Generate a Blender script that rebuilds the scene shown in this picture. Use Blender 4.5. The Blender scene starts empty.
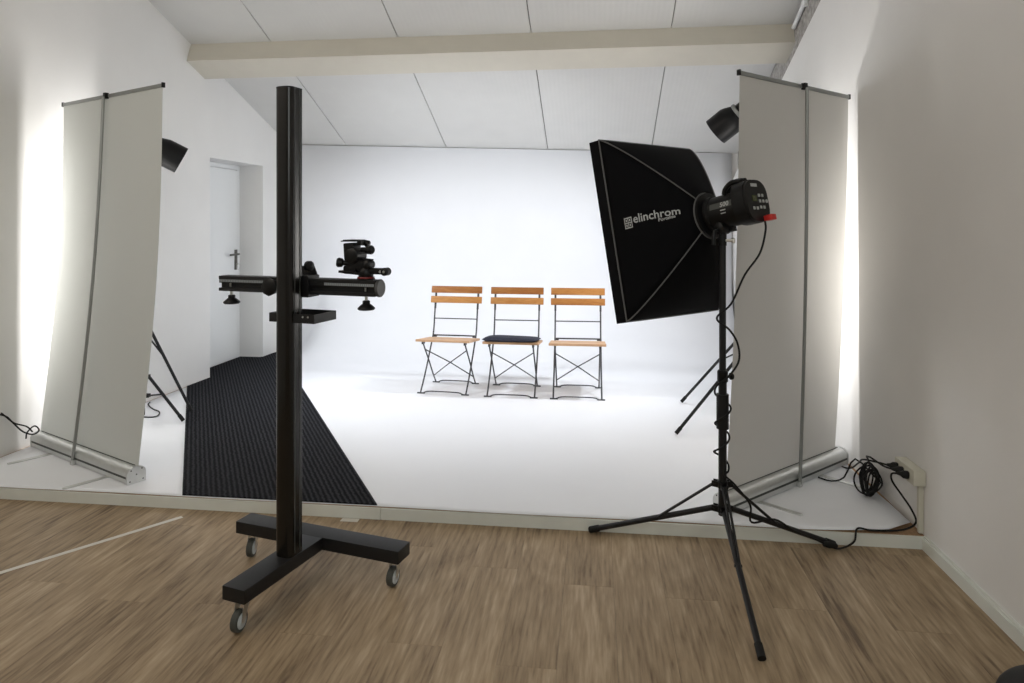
import bpy, bmesh, math, random
from mathutils import Vector, Matrix
random.seed(7)
R = math.radians
scene = bpy.context.scene
C = scene.collection

# ------------------------------------------------------------------ camera, world, lights, exposure
cam = bpy.data.cameras.new('camera')
cam.lens = 24.0
cam.sensor_width = 36.0
cam.shift_y = -119.5 / 1024
cam.clip_start = 0.05
camo = bpy.data.objects.new('camera', cam)
camo.location = (0, 0, 1.42)
camo.rotation_euler = (R(90), 0, R(7))
C.objects.link(camo)
scene.camera = camo

w = bpy.data.worlds.new('world')
scene.world = w
w.use_nodes = True
w.node_tree.nodes['Background'].inputs[0].default_value = (0.9, 0.95, 1, 1)
w.node_tree.nodes['Background'].inputs[1].default_value = 0.10

scene.view_settings.view_transform = 'Standard'
scene.view_settings.look = 'None'
scene.view_settings.gamma = 1
scene.view_settings.use_curve_mapping = False
scene.view_settings.exposure = 0.0


def light(name, kind, loc, aim, energy, color, **kw):
    l = bpy.data.lights.new(name, kind)
    l.energy = energy
    l.color = color
    for k, v in kw.items():
        setattr(l, k, v)
    o = bpy.data.objects.new(name, l)
    o.location = loc
    d = Vector(aim) - Vector(loc)
    o.rotation_euler = d.to_track_quat('-Z', 'Y').to_euler()
    C.objects.link(o)
    return o

# flash heads with reflectors aimed at the white sweep (their housings are built further down)
HEAD_L, AIM_L = Vector((-3.09, 4.46, 1.95)), Vector((-0.7, 6.2, 0.45))
HEAD_R, AIM_R = Vector((1.02, 5.10, 2.20)), Vector((-1.2, 6.2, 0.40))
COOL = (0.90, 0.945, 1.0)
for nm, p, a, e in (('left', HEAD_L, AIM_L, 158), ('right', HEAD_R, AIM_R, 140)):
    d = (a - p).normalized()
    light('flash_light_' + nm, 'SPOT', p + d * 0.225, a, e, COOL, spot_size=R(132), spot_blend=1.0, shadow_soft_size=0.09)
# unseen lamps added behind the roll-up screens, turned to the side walls; left a tall strip
LOW_L = Vector((-3.05, 4.30, 1.15))
LOW_R = Vector((1.00, 4.58, 1.15))
light('wall_lamp_left', 'AREA', LOW_L + Vector((-0.03, -0.02, 0.05)), (-3.6, 4.02, 1.2), 23, (1, 0.98, 0.95), shape='RECTANGLE', size=0.08, size_y=1.3)
light('wall_lamp_right', 'SPOT', LOW_R, (1.7, 4.25, 1.2), 75, (1, 0.98, 0.95), spot_size=R(150), spot_blend=0.6, shadow_soft_size=0.05)
# unseen area lights added to fill the room from the camera side
light('room_fill_left', 'AREA', (-2.4, 0.6, 3.3), (-0.6, 3.2, 0.6), 33, (1.0, 0.89, 0.76), shape='RECTANGLE', size=2.2, size_y=1.6)
light('room_fill_rear', 'AREA', (0.7, -1.6, 2.6), (-2.2, 3.6, 1.2), 34, (0.93, 1.0, 0.97), shape='RECTANGLE', size=1.6, size_y=1.6)

# ------------------------------------------------------------------ materials
MATS = {}


def mat(name, col, rough=0.6, metal=0.0, spec=0.5, noise=0.0, nscale=8.0, bump=0.0, bscale=200.0, transl=0.0):
    m = bpy.data.materials.new(name)
    m.use_nodes = True
    nt = m.node_tree
    b = nt.nodes['Principled BSDF']
    b.inputs['Base Color'].default_value = (*col, 1)
    b.inputs['Roughness'].default_value = rough
    b.inputs['Metallic'].default_value = metal
    b.inputs['Specular IOR Level'].default_value = spec
    tc = nt.nodes.new('ShaderNodeTexCoord')
    if noise:
        n = nt.nodes.new('ShaderNodeTexNoise')
        n.inputs['Scale'].default_value = nscale
        n.inputs['Detail'].default_value = 4
        nt.links.new(tc.outputs['Object'], n.inputs['Vector'])
        r = nt.nodes.new('ShaderNodeMapRange')
        r.inputs['From Min'].default_value = 0.3
        r.inputs['From Max'].default_value = 0.7
        r.inputs['To Min'].default_value = 1 - noise
        r.inputs['To Max'].default_value = 1 + noise
        nt.links.new(n.outputs['Fac'], r.inputs['Value'])
        mx = nt.nodes.new('ShaderNodeMix')
        mx.data_type = 'RGBA'
        mx.blend_type = 'MULTIPLY'
        mx.inputs[0].default_value = 1
        mx.inputs[6].default_value = (*col, 1)
        nt.links.new(r.outputs[0], mx.inputs[7])
        nt.links.new(mx.outputs[2], b.inputs['Base Color'])
    if bump:
        n2 = nt.nodes.new('ShaderNodeTexNoise')
        n2.inputs['Scale'].default_value = bscale
        nt.links.new(tc.outputs['Object'], n2.inputs['Vector'])
        bp = nt.nodes.new('ShaderNodeBump')
        bp.inputs['Strength'].default_value = bump
        bp.inputs['Distance'].default_value = 0.002
        nt.links.new(n2.outputs['Fac'], bp.inputs['Height'])
        nt.links.new(bp.outputs[0], b.inputs['Normal'])
    if transl:
        t = nt.nodes.new('ShaderNodeBsdfTranslucent')
        t.inputs[0].default_value = (*col, 1)
        ms = nt.nodes.new('ShaderNodeMixShader')
        ms.inputs[0].default_value = transl
        out = nt.nodes['Material Output']
        nt.links.new(b.outputs[0], ms.inputs[1])
        nt.links.new(t.outputs[0], ms.inputs[2])
        nt.links.new(ms.outputs[0], out.inputs['Surface'])
    MATS[name] = m
    return m


M_wall = mat('wall_paint', (0.80, 0.79, 0.775), 0.75, spec=0.25, noise=0.015, nscale=3, bump=0.15, bscale=160)
M_white = mat('white_lacquer', (0.80, 0.81, 0.81), 0.45)
M_fascia = mat('fascia_white', (0.72, 0.735, 0.69), 0.5, noise=0.03, nscale=10)
M_paper = mat('paper_white', (0.84, 0.85, 0.885), 0.7, spec=0.3, noise=0.008, nscale=4)
M_chip = mat('chipboard', (0.36, 0.22, 0.12), 0.8, noise=0.25, nscale=90)
M_beam = mat('beam_paint', (0.63, 0.595, 0.515), 0.6, noise=0.02, nscale=8)
M_black = mat('powder_black', (0.009, 0.009, 0.010), 0.45, spec=0.35, bump=0.1, bscale=500)
M_blackm = mat('column_black', (0.006, 0.005, 0.004), 0.22, spec=0.4)
M_plast = mat('plastic_black', (0.005, 0.005, 0.0055), 0.40, spec=0.25)
M_rubber = mat('rubber_black', (0.007, 0.007, 0.007), 0.6, spec=0.3)
M_fabric = mat('softbox_fabric', (0.004, 0.004, 0.005), 0.8, spec=0.08, bump=0.2, bscale=900)
M_piping = mat('piping_grey', (0.10, 0.10, 0.10), 0.7)
M_print = mat('print_silver', (0.42, 0.43, 0.43), 0.5)
M_steel = mat('steel', (0.62, 0.62, 0.60), 0.3, metal=1.0)
M_alu = mat('brushed_aluminium', (0.66, 0.67, 0.66), 0.38, metal=0.85, noise=0.03, nscale=30)
M_aludark = mat('pole_grey', (0.30, 0.31, 0.30), 0.4, metal=0.5)
M_slot = mat('slot_dark', (0.05, 0.055, 0.05), 0.5)
M_screen = mat('screen_cloth', (0.60, 0.615, 0.59), 0.75, spec=0.2, transl=0.15)
M_screenw = mat('screen_cloth_warm', (0.56, 0.54, 0.505), 0.75, spec=0.2, transl=0.2)
M_diff = mat('diffuser', (0.8, 0.8, 0.8), 0.8, transl=0.4)
M_chairsteel = mat('chair_steel', (0.05, 0.05, 0.055), 0.45, metal=0.3)
M_cush = mat('cushion_dark', (0.028, 0.03, 0.045), 0.85, spec=0.2, noise=0.2, nscale=60, bump=0.3, bscale=300)
M_tyre = mat('tyre_grey', (0.055, 0.057, 0.05), 0.6)
M_hub = mat('hub_grey', (0.5, 0.54, 0.56), 0.4)
M_ring = mat('ring_red', (0.16, 0.012, 0.012), 0.4)
M_red = mat('plug_red', (0.55, 0.025, 0.02), 0.4)
M_tape = mat('tape_cream', (0.66, 0.63, 0.57), 0.6, noise=0.05, nscale=30)
M_socket = mat('socket_beige', (0.62, 0.60, 0.51), 0.5)
M_scale = mat('scale_silver', (0.26, 0.28, 0.30), 0.4)
M_btn = mat('button_grey', (0.42, 0.43, 0.42), 0.5)
M_lcd = mat('display_olive', (0.05, 0.06, 0.02), 0.2)
M_conc = mat('rough_grey', (0.36, 0.34, 0.32), 0.9, noise=0.35, nscale=35, bump=0.6, bscale=60)
M_handle = mat('handle_dark', (0.16, 0.155, 0.14), 0.35, metal=0.7)
M_gap = mat('gap_dark', (0.11, 0.09, 0.07), 0.9)
M_bag = mat('bag_black', (0.01, 0.01, 0.011), 0.6, noise=0.2, nscale=40)


def wood_material(name, stops, scale, stretch, rough, rand=0.25, axis='Y', fine=0.35):
    m = bpy.data.materials.new(name)
    m.use_nodes = True
    nt = m.node_tree
    L = nt.links
    b = nt.nodes['Principled BSDF']
    b.inputs['Roughness'].default_value = rough
    b.inputs['Specular IOR Level'].default_value = 0.35
    tc = nt.nodes.new('ShaderNodeTexCoord')
    oi = nt.nodes.new('ShaderNodeObjectInfo')
    off = nt.nodes.new('ShaderNodeVectorMath')
    off.operation = 'MULTIPLY'
    comb = nt.nodes.new('ShaderNodeCombineXYZ')
    for i in range(3):
        L.new(oi.outputs['Random'], comb.inputs[i])
    off.inputs[1].default_value = (37, 71, 53)
    L.new(comb.outputs[0], off.inputs[0])
    add = nt.nodes.new('ShaderNodeVectorMath')
    L.new(tc.outputs['Object'], add.inputs[0])
    L.new(off.outputs[0], add.inputs[1])
    mp = nt.nodes.new('ShaderNodeMapping')
    s = [1, 1, 1]
    s['XYZ'.index(axis)] = stretch
    mp.inputs['Scale'].default_value = s
    L.new(add.outputs[0], mp.inputs['Vector'])
    n1 = nt.nodes.new('ShaderNodeTexNoise')
    n1.inputs['Scale'].default_value = scale
    n1.inputs['Detail'].default_value = 8
    n1.inputs['Roughness'].default_value = 0.62
    n1.inputs['Distortion'].default_value = 1.1
    L.new(mp.outputs[0], n1.inputs['Vector'])
    n2 = nt.nodes.new('ShaderNodeTexNoise')
    n2.inputs['Scale'].default_value = scale * 11
    n2.inputs['Detail'].default_value = 4
    mp2 = nt.nodes.new('ShaderNodeMapping')
    s2 = [1, 1, 1]
    s2['XYZ'.index(axis)] = 0.075 if stretch < 1 else 0.15
    mp2.inputs['Scale'].default_value = s2
    L.new(add.outputs[0], mp2.inputs['Vector'])
    L.new(mp2.outputs[0], n2.inputs['Vector'])
    mixf = nt.nodes.new('ShaderNodeMix')
    mixf.inputs[0].default_value = fine
    L.new(n1.outputs['Fac'], mixf.inputs[2])
    L.new(n2.outputs['Fac'], mixf.inputs[3])
    addr = nt.nodes.new('ShaderNodeMath')
    addr.operation = 'MULTIPLY_ADD'
    L.new(oi.outputs['Random'], addr.inputs[0])
    addr.inputs[1].default_value = rand
    L.new(mixf.outputs[0], addr.inputs[2])
    sub = nt.nodes.new('ShaderNodeMath')
    sub.operation = 'SUBTRACT'
    L.new(addr.outputs[0], sub.inputs[0])
    sub.inputs[1].default_value = rand / 2
    cr = nt.nodes.new('ShaderNodeValToRGB')
    els = cr.color_ramp.elements
    while len(els) < len(stops):
        els.new(0.5)
    for e, (p, c) in zip(els, stops):
        e.position = p
        e.color = (*c, 1)
    L.new(sub.outputs[0], cr.inputs[0])
    L.new(cr.outputs[0], b.inputs['Base Color'])
    bp = nt.nodes.new('ShaderNodeBump')
    bp.inputs['Strength'].default_value = 0.12
    bp.inputs['Distance'].default_value = 0.001
    L.new(n2.outputs['Fac'], bp.inputs['Height'])
    L.new(bp.outputs[0], b.inputs['Normal'])
    return m


M_floor = wood_material('laminate_oak', [(0.33, (0.125, 0.080, 0.045)), (0.43, (0.255, 0.180, 0.106)), (0.55, (0.365, 0.268, 0.166)), (0.68, (0.49, 0.375, 0.25))], 7, 0.20, 0.5, rand=0.05, fine=0.50)
M_teak = wood_material('chair_wood', [(0.3, (0.29, 0.105, 0.022)), (0.5, (0.42, 0.18, 0.045)), (0.7, (0.53, 0.26, 0.08))], 14, 1, 0.5, rand=0.30, axis='X')
M_teak.node_tree.nodes['Mapping'].inputs['Scale'].default_value = (0.15, 1, 1)
M_teakseat = wood_material('chair_seat_wood', [(0.3, (0.42, 0.24, 0.12)), (0.5, (0.56, 0.34, 0.19)), (0.7, (0.66, 0.43, 0.26))], 14, 1, 0.5, rand=0.15, axis='X')
M_teakseat.node_tree.nodes['Mapping'].inputs['Scale'].default_value = (0.15, 1, 1)


def ceiling_material():
    m = mat('ceiling_board', (0.67, 0.665, 0.65), 0.7, spec=0.25, noise=0.015, nscale=5)
    nt = m.node_tree
    tc = nt.nodes.new('ShaderNodeTexCoord')
    wv = nt.nodes.new('ShaderNodeTexWave')
    wv.bands_direction = 'X'
    wv.inputs['Scale'].default_value = 8.0
    nt.links.new(tc.outputs['Object'], wv.inputs['Vector'])
    bp = nt.nodes.new('ShaderNodeBump')
    bp.inputs['Strength'].default_value = 0.12
    bp.inputs['Distance'].default_value = 0.003
    nt.links.new(wv.outputs['Fac'], bp.inputs['Height'])
    nt.links.new(bp.outputs[0], nt.nodes['Principled BSDF'].inputs['Normal'])
    return m


M_ceil = ceiling_material()


def carpet_material(ang):
    m = bpy.data.materials.new('carpet_rib')
    m.use_nodes = True
    nt = m.node_tree
    L = nt.links
    b = nt.nodes['Principled BSDF']
    b.inputs['Roughness'].default_value = 0.95
    b.inputs['Specular IOR Level'].default_value = 0.1
    tc = nt.nodes.new('ShaderNodeTexCoord')
    mp = nt.nodes.new('ShaderNodeMapping')
    mp.inputs['Rotation'].default_value = (0, 0, ang)
    L.new(tc.outputs['Object'], mp.inputs['Vector'])
    wv = nt.nodes.new('ShaderNodeTexWave')
    wv.bands_direction = 'X'
    wv.inputs['Scale'].default_value = 13.0
    wv.inputs['Distortion'].default_value = 2.2
    wv.inputs['Detail'].default_value = 2
    wv.inputs['Detail Scale'].default_value = 3
    L.new(mp.outputs[0], wv.inputs['Vector'])
    n = nt.nodes.new('ShaderNodeTexNoise')
    n.inputs['Scale'].default_value = 60
    n.inputs['Detail'].default_value = 6
    n.inputs['Roughness'].default_value = 0.75
    L.new(tc.outputs['Object'], n.inputs['Vector'])
    ml = nt.nodes.new('ShaderNodeMath')
    ml.operation = 'MULTIPLY'
    L.new(wv.outputs['Fac'], ml.inputs[0])
    L.new(n.outputs['Fac'], ml.inputs[1])
    cr = nt.nodes.new('ShaderNodeValToRGB')
    cr.color_ramp.elements[0].position = 0.1
    cr.color_ramp.elements[0].color = (0.006, 0.006, 0.008, 1)
    cr.color_ramp.elements[1].position = 0.62
    cr.color_ramp.elements[1].color = (0.040, 0.041, 0.046, 1)
    L.new(ml.outputs[0], cr.inputs[0])
    L.new(cr.outputs[0], b.inputs['Base Color'])
    bp = nt.nodes.new('ShaderNodeBump')
    bp.inputs['Strength'].default_value = 0.8
    bp.inputs['Distance'].default_value = 0.006
    L.new(ml.outputs[0], bp.inputs['Height'])
    L.new(bp.outputs[0], b.inputs['Normal'])
    return m


# ------------------------------------------------------------------ mesh helpers
def box(bm, c, s, m=None, bevel=0.0):
    mt = Matrix.Translation(Vector(c)) @ Matrix.Diagonal((s[0], s[1], s[2], 1))
    if m is not None:
        mt = m @ mt
    r = bmesh.ops.create_cube(bm, size=1, matrix=mt)
    if bevel:
        es = list({e for v in r['verts'] for e in v.link_edges})
        bmesh.ops.bevel(bm, geom=es, offset=bevel, segments=2, affect='EDGES', profile=0.7)


def prism(bm, pts, z0, z1, m=None):
    """polygon in XY extruded from z0 to z1 (z may be a function of the point)"""
    f0 = z0 if callable(z0) else (lambda p: z0)
    f1 = z1 if callable(z1) else (lambda p: z1)
    lo = [Vector((p[0], p[1], f0(p))) for p in pts]
    hi = [Vector((p[0], p[1], f1(p))) for p in pts]
    if m is not None:
        lo = [m @ v for v in lo]
        hi = [m @ v for v in hi]
    a = [bm.verts.new(v) for v in lo]
    b = [bm.verts.new(v) for v in hi]
    n = len(pts)
    bm.faces.new(a[::-1])
    bm.faces.new(b)
    for i in range(n):
        bm.faces.new((a[i], a[(i + 1) % n], b[(i + 1) % n], b[i]))


def tube(bm, pts, r, seg=10, caps=True):
    pts = [Vector(p) for p in pts]
    n = len(pts)
    rs = r if isinstance(r, (list, tuple)) else [r] * n
    t0 = (pts[1] - pts[0]).normalized()
    ref = Vector((0, 0, 1)) if abs(t0.z) < 0.9 else Vector((1, 0, 0))
    nrm = t0.cross(ref).normalized()
    rings = []
    for i in range(n):
        t = (pts[min(i + 1, n - 1)] - pts[max(i - 1, 0)])
        t = t.normalized() if t.length > 1e-9 else t0
        nrm = (nrm - t * nrm.dot(t))
        nrm = nrm.normalized() if nrm.length > 1e-6 else t.orthogonal().normalized()
        bn = t.cross(nrm)
        rings.append([bm.verts.new(pts[i] + (nrm * math.cos(2 * math.pi * k / seg) + bn * math.sin(2 * math.pi * k / seg)) * rs[i]) for k in range(seg)])
    for a, b in zip(rings, rings[1:]):
        for k in range(seg):
            bm.faces.new((a[k], a[(k + 1) % seg], b[(k + 1) % seg], b[k]))
    if caps:
        bm.faces.new(rings[0][::-1])
        bm.faces.new(rings[-1])


def lathe(bm, prof, origin, axis, seg=24):
    """prof = [(radius, distance along axis)]"""
    axis = Vector(axis).normalized()
    o = Vector(origin)
    u = axis.orthogonal().normalized()
    v = axis.cross(u)
    rings = []
    for r, d in prof:
        r = max(r, 1e-4)
        rings.append([bm.verts.new(o + axis * d + (u * math.cos(2 * math.pi * k / seg) + v * math.sin(2 * math.pi * k / seg)) * r) for k in range(seg)])
    for a, b in zip(rings, rings[1:]):
        for k in range(seg):
            bm.faces.new((a[k], a[(k + 1) % seg], b[(k + 1) % seg], b[k]))
    bm.faces.new(rings[0][::-1])
    bm.faces.new(rings[-1])


def spline(pts, sub=8):
    P = [Vector(p) for p in pts]
    P = [P[0] * 2 - P[1]] + P + [P[-1] * 2 - P[-2]]
    out = []
    for i in range(1, len(P) - 2):
        for k in range(sub):
            t = k / sub
            a, b, c, d = P[i - 1:i + 3]
            out.append(0.5 * ((2 * b) + (c - a) * t + (2 * a - 5 * b + 4 * c - d) * t * t + (3 * b - a - 3 * c + d) * t ** 3))
    out.append(P[-2])
    return out


def obj(name, bm, material, parent=None, smooth=True, kind=None, label=None):
    bmesh.ops.recalc_face_normals(bm, faces=bm.faces[:])
    me = bpy.data.meshes.new(name)
    bm.to_mesh(me)
    bm.free()
    me.materials.append(material)
    if smooth:
        for p in me.polygons:
            p.use_smooth = True
        try:
            me.set_sharp_from_angle(angle=R(38))
        except Exception:
            pass
    o = bpy.data.objects.new(name, me)
    C.objects.link(o)
    if parent is not None:
        o.parent = parent
    if kind:
        o['kind'] = kind
    if label:
        o['label'] = label
    return o


def NB():
    return bmesh.new()


def tag(o, label, cat, group=None):
    o['label'] = label
    o['category'] = cat
    if group:
        o['group'] = group
    return o


def thing(name, label, cat, loc=(0, 0, 0), rotz=0.0, group=None):
    o = bpy.data.objects.new(name, None)
    o.empty_display_size = 0.1
    C.objects.link(o)
    o.location = loc
    o.rotation_euler = (0, 0, rotz)
    return tag(o, label, cat, group)


def copy_tree(o, parent=None):
    c = o.copy()
    C.objects.link(c)
    c.parent = parent
    for ch in list(o.children):
        copy_tree(ch, c)
    return c


def frame(origin, xdir, zdir=(0, 0, 1)):
    """matrix with x along xdir, z near zdir"""
    x = Vector(xdir).normalized()
    z = Vector(zdir)
    z = (z - x * z.dot(x)).normalized()
    y = z.cross(x)
    m = Matrix((x, y, z)).transposed().to_4x4()
    m.translation = Vector(origin)
    return m


def text_bm(body, size, m, sx=1.0, extrude=0.0004, fn=None, bold=0.0):
    """flat lettering as mesh; m places it (x right, y up); fn bends it on to a surface"""
    cu = bpy.data.curves.new('lettering', 'FONT')
    cu.body = body
    cu.size = size
    cu.extrude = extrude
    cu.offset = bold
    cu.resolution_u = 3
    to = bpy.data.objects.new('lettering_source', cu)
    C.objects.link(to)
    dg = bpy.context.evaluated_depsgraph_get()
    me = bpy.data.meshes.new_from_object(to.evaluated_get(dg))
    bpy.data.objects.remove(to)
    bm = NB()
    bm.from_mesh(me)
    bpy.data.meshes.remove(me)
    for v in bm.verts:
        p = Vector((v.co.x * sx, v.co.y, v.co.z))
        v.co = fn(p) if fn else m @ p
    return bm


# ------------------------------------------------------------------ the setting
PZ = 0.055            # platform height
PF = 3.155            # platform front edge
XR = 1.42             # right wall


def XL(y):
    return -3.43 + (y - 3.6) * 0.038


def ZC(y):
    return 2.24 + 0.385 * (7.08 - y)


# floor: base slab and laminate planks running into the depth
bm = NB()
box(bm, (-1.1, 2.4, -0.056), (5.6, 10.2, 0.10))
floor = obj('floor', bm, M_gap, kind='structure', smooth=False)
PW, PL = 0.193, 1.29
plank_mesh = {}


def plank(x0, x1, y0, y1):
    g = 0.0004
    key = (round(x1 - x0, 4), round(y1 - y0, 4))
    if key not in plank_mesh:
        b = NB()
        hx, hy = (x1 - x0) / 2 - g, (y1 - y0) / 2 - g
        box(b, (0, 0, -0.003), (hx * 2, hy * 2, 0.006))
        me = bpy.data.meshes.new('plank')
        b.to_mesh(me)
        b.free()
        me.materials.append(M_floor)
        plank_mesh[key] = me
    o = bpy.data.objects.new('plank', plank_mesh[key])
    o.location = ((x0 + x1) / 2, (y0 + y1) / 2, 0)
    o.parent = floor
    C.objects.link(o)


x = XR
ci = 0
while x > -3.66:
    xa = max(x - PW, -3.68)
    off = (ci * 0.47 + random.random() * 0.15) % 1.0 * PL
    y = PF + 0.0 - off
    yt = PF
    while yt > -2.4:
        yb = max(y, -2.45)
        if yt - yb > 0.02:
            plank(xa, x, yb, yt)
        yt = yb
        y = yb - PL
    x = xa
    ci += 1

# platform
bm = NB()
prism(bm, [(XL(PF), PF + 0.012), (XR, PF + 0.012), (XR, 7.55), (XL(7.3), 7.3)], 0.0, PZ)
obj('platform', bm, M_chip, kind='structure', smooth=False)
bm = NB()
segs = [(XL(PF), -1.02), (-1.018, 0.62), (0.622, XR)]
trim1 = None
bm = NB()
box(bm, ((segs[0][0] + segs[0][1]) / 2, PF + 0.006, PZ / 2 - 0.001), (segs[0][1] - segs[0][0], 0.012, PZ - 0.002))
for a, b in segs[1:]:
    box(bm, ((a + b) / 2, PF + 0.006, PZ / 2 - 0.001), (b - a, 0.012, PZ - 0.002))
obj('trim_1', bm, M_fascia, kind='structure', smooth=False)

# left wall with the door recess
bm = NB()
TH = 0.5
RY0, RY1, RZ = 5.61, 6.50, 1.985
prism(bm, [(XL(-2.5), -2.5), (XL(RY0), RY0), (XL(RY0) - TH, RY0), (XL(-2.5) - TH, -2.5)], 0, 4.4)
prism(bm, [(XL(RY1), RY1), (XL(7.3), 7.3), (XL(7.3) - TH, 7.3), (XL(RY1) - TH, RY1)], 0, 4.4)
prism(bm, [(XL(RY0), RY0), (XL(RY1), RY1), (XL(RY1) - TH, RY1), (XL(RY0) - TH, RY0)], RZ, 4.4)
prism(bm, [(-3.60, RY0), (-3.585, RY1), (-3.82, RY1), (-3.85, RY0)], 0, RZ)
obj('wall_left', bm, M_wall, kind='structure', smooth=False)
# door
bm = NB()
prism(bm, [(-3.598, RY0 + 0.02), (-3.583, RY1 - 0.05), (-3.565, RY1 - 0.05), (-3.58, RY0 + 0.02)], PZ + 0.012, RZ - 0.05)
door = obj('door_1', bm, M_white, kind='structure', smooth=False)
bm = NB()
prism(bm, [(-3.585, RY1 - 0.044), (-3.583, RY1 - 0.002), (-3.565, RY1 - 0.002), (-3.567, RY1 - 0.044)], PZ, RZ - 0.002)
prism(bm, [(-3.598, RY0 + 0.002), (-3.584, RY1 - 0.044), (-3.566, RY1 - 0.044), (-3.578, RY0 + 0.002)], RZ - 0.044, RZ - 0.002)
obj('door_frame', bm, M_white, door, smooth=False)
bm = NB()
box(bm, (-3.560, RY1 - 0.082, 1.045), (0.010, 0.040, 0.20), bevel=0.003)
hp = obj('handle_plate', bm, M_handle, door, label='dark grey handle plate')
bm = NB()
tube(bm, [(-3.556, RY1 - 0.082, 1.10), (-3.525, RY1 - 0.082, 1.10)], 0.010, 10)
tube(bm, spline([(-3.527, RY1 - 0.08, 1.10), (-3.523, RY1 - 0.13, 1.10), (-3.523, RY1 - 0.25, 1.098)], 5), 0.010, 10)
obj('door_handle', bm, M_handle, hp)
bm = NB()
tube(bm, [(-3.556, RY1 - 0.082, 1.0), (-3.54, RY1 - 0.082, 1.0)], 0.009, 10)
tube(bm, [Vector((-3.536, RY1 - 0.082 + 0.03 * math.sin(a), 0.975 + 0.03 * math.cos(a))) for a in [i * math.pi / 8 for i in range(17)]], 0.0016, 6)
obj('key_ring', bm, M_steel, hp)

# right wall: panel wall with a sloping top edge, rough band and pipe above it
bm = NB()


def ZR(p):
    return 2.528 + 0.345 * (5.43 - p[1])


prism(bm, [(XR, -2.5), (XR + 0.05, -2.5), (XR + 0.05, 7.5), (XR, 7.5)], 0, lambda p: max(ZR(p), 1.0))
obj('wall_right', bm, M_wall, kind='structure', smooth=False)
bm = NB()
prism(bm, [(XR + 0.05, -2.5), (XR + 0.25, -2.5), (XR + 0.25, 7.5), (XR + 0.05, 7.5)], 0, 5.2)
obj('wall_right_outer', bm, M_conc, kind='structure', smooth=False)
bm = NB()
tube(bm, [(XR + 0.03, y, ZC(y) - 0.085) for y in (3.4, 4.5, 5.26)], 0.016, 12)
pipe = obj('trim_3', bm, M_white, kind='structure')
for yy in (4.98, 4.2):
    bm = NB()
    tube(bm, [(XR + 0.03, yy - 0.02, ZC(yy - 0.02) - 0.085), (XR + 0.03, yy + 0.02, ZC(yy + 0.02) - 0.085)], 0.021, 12)
    box(bm, (XR + 0.04, yy, ZC(yy) - 0.10), (0.03, 0.015, 0.05))
    obj('pipe_clip', bm, M_white, pipe)
# back wall
bm = NB()
YBL, YBR = 7.03, 7.34
prism(bm, [(-3.9, YBL + 0.01), (1.7, YBR + 0.03), (1.7, 7.8), (-3.9, 7.6)], 0, 2.7)
obj('wall_back', bm, M_wall, kind='structure', smooth=False)
# rear wall behind the camera
bm = NB()
box(bm, (-1.1, -2.55, 2.2), (5.8, 0.1, 4.4))
obj('wall_rear', bm, M_wall, kind='structure', smooth=False)
# skirting on the right wall in front of the platform
bm = NB()
prism(bm, [(XR - 0.016, -2.45), (XR, -2.45), (XR, PF), (XR - 0.016, PF)], 0, 0.05)
prism(bm, [(XR - 0.010, -2.45), (XR, -2.45), (XR, PF), (XR - 0.010, PF)], 0.05, 0.06)
obj('baseboard_right', bm, M_fascia, kind='structure', smooth=False)
bm = NB()
prism(bm, [(XL(-2.4), -2.4), (XL(-2.4) + 0.016, -2.4), (XL(PF) + 0.016, PF), (XL(PF), PF)], 0, 0.06)
obj('baseboard_left', bm, M_fascia, kind='structure', smooth=False)

# ceiling: dark backing with separate sloping boards
bm = NB()
ct = 0.024
sl = math.atan(0.385)


def slab(b, x0, x1, y0, y1, d0, d1):
    """sloping slab between offsets d0<d1 above the ceiling line"""
    v = []
    for d in (d0, d1):
        for (xx, yy) in ((x0, y0), (x1, y0), (x1, y1), (x0, y1)):
            v.append(b.verts.new((xx, yy, ZC(yy) + d)))
    for f in ((3, 2, 1, 0), (4, 5, 6, 7), (0, 1, 5, 4), (1, 2, 6, 5), (2, 3, 7, 6), (3, 0, 4, 7)):
        b.faces.new([v[i] for i in f])


slab(bm, -3.9, 1.7, 3.2, 7.7, ct, ct + 0.1)
box(bm, (-1.1, 0.35, ZC(3.2) + ct + 0.05), (5.8, 5.75, 0.1))
ceil = obj('ceiling', bm, M_gap, kind='structure', smooth=False)
bm = NB()
box(bm, (-1.1, 0.35, ZC(3.2) + 0.012), (5.7, 5.7, 0.022))
obj('ceiling_board', bm, M_ceil, ceil, smooth=False)
XS = [-3.745, -2.66, -1.583, -0.505, 0.575, XR + 0.05]
for a, b in zip(XS, XS[1:]):
    bm = NB()
    slab(bm, a + 0.004, b - 0.004, 3.2, 7.45, 0, ct)
    obj('ceiling_board', bm, M_ceil, ceil, smooth=False)
# beam square to the slope
bm = NB()
up = Vector((0, math.sin(sl), math.cos(sl)))
dn = Vector((0, math.cos(sl), -math.sin(sl)))
o0 = Vector((0, 5.345, ZC(5.345)))
prof = [o0 + up * 0.02, o0 - up * 0.165, o0 - up * 0.165 + dn * 0.27, o0 + up * 0.02 + dn * 0.27]
va = [bm.verts.new((-3.75, p.y, p.z)) for p in prof]
vb = [bm.verts.new((XR + 0.05, p.y, p.z)) for p in prof]
bm.faces.new(va)
bm.faces.new(vb[::-1])
for i in range(4):
    bm.faces.new((va[i], va[(i + 1) % 4], vb[(i + 1) % 4], vb[i]))
obj('beam', bm, M_beam, kind='structure', smooth=False)

# ------------------------------------------------------------------ white paper sweep
bm = NB()
th = 0.0025
RAD = 0.55
xs = [-3.27 + i * (4.67 / 40) for i in range(41)]


def yb(xx):
    return YBL + (YBR - YBL) * (xx + 3.3) / 4.7 - 0.012


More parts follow.
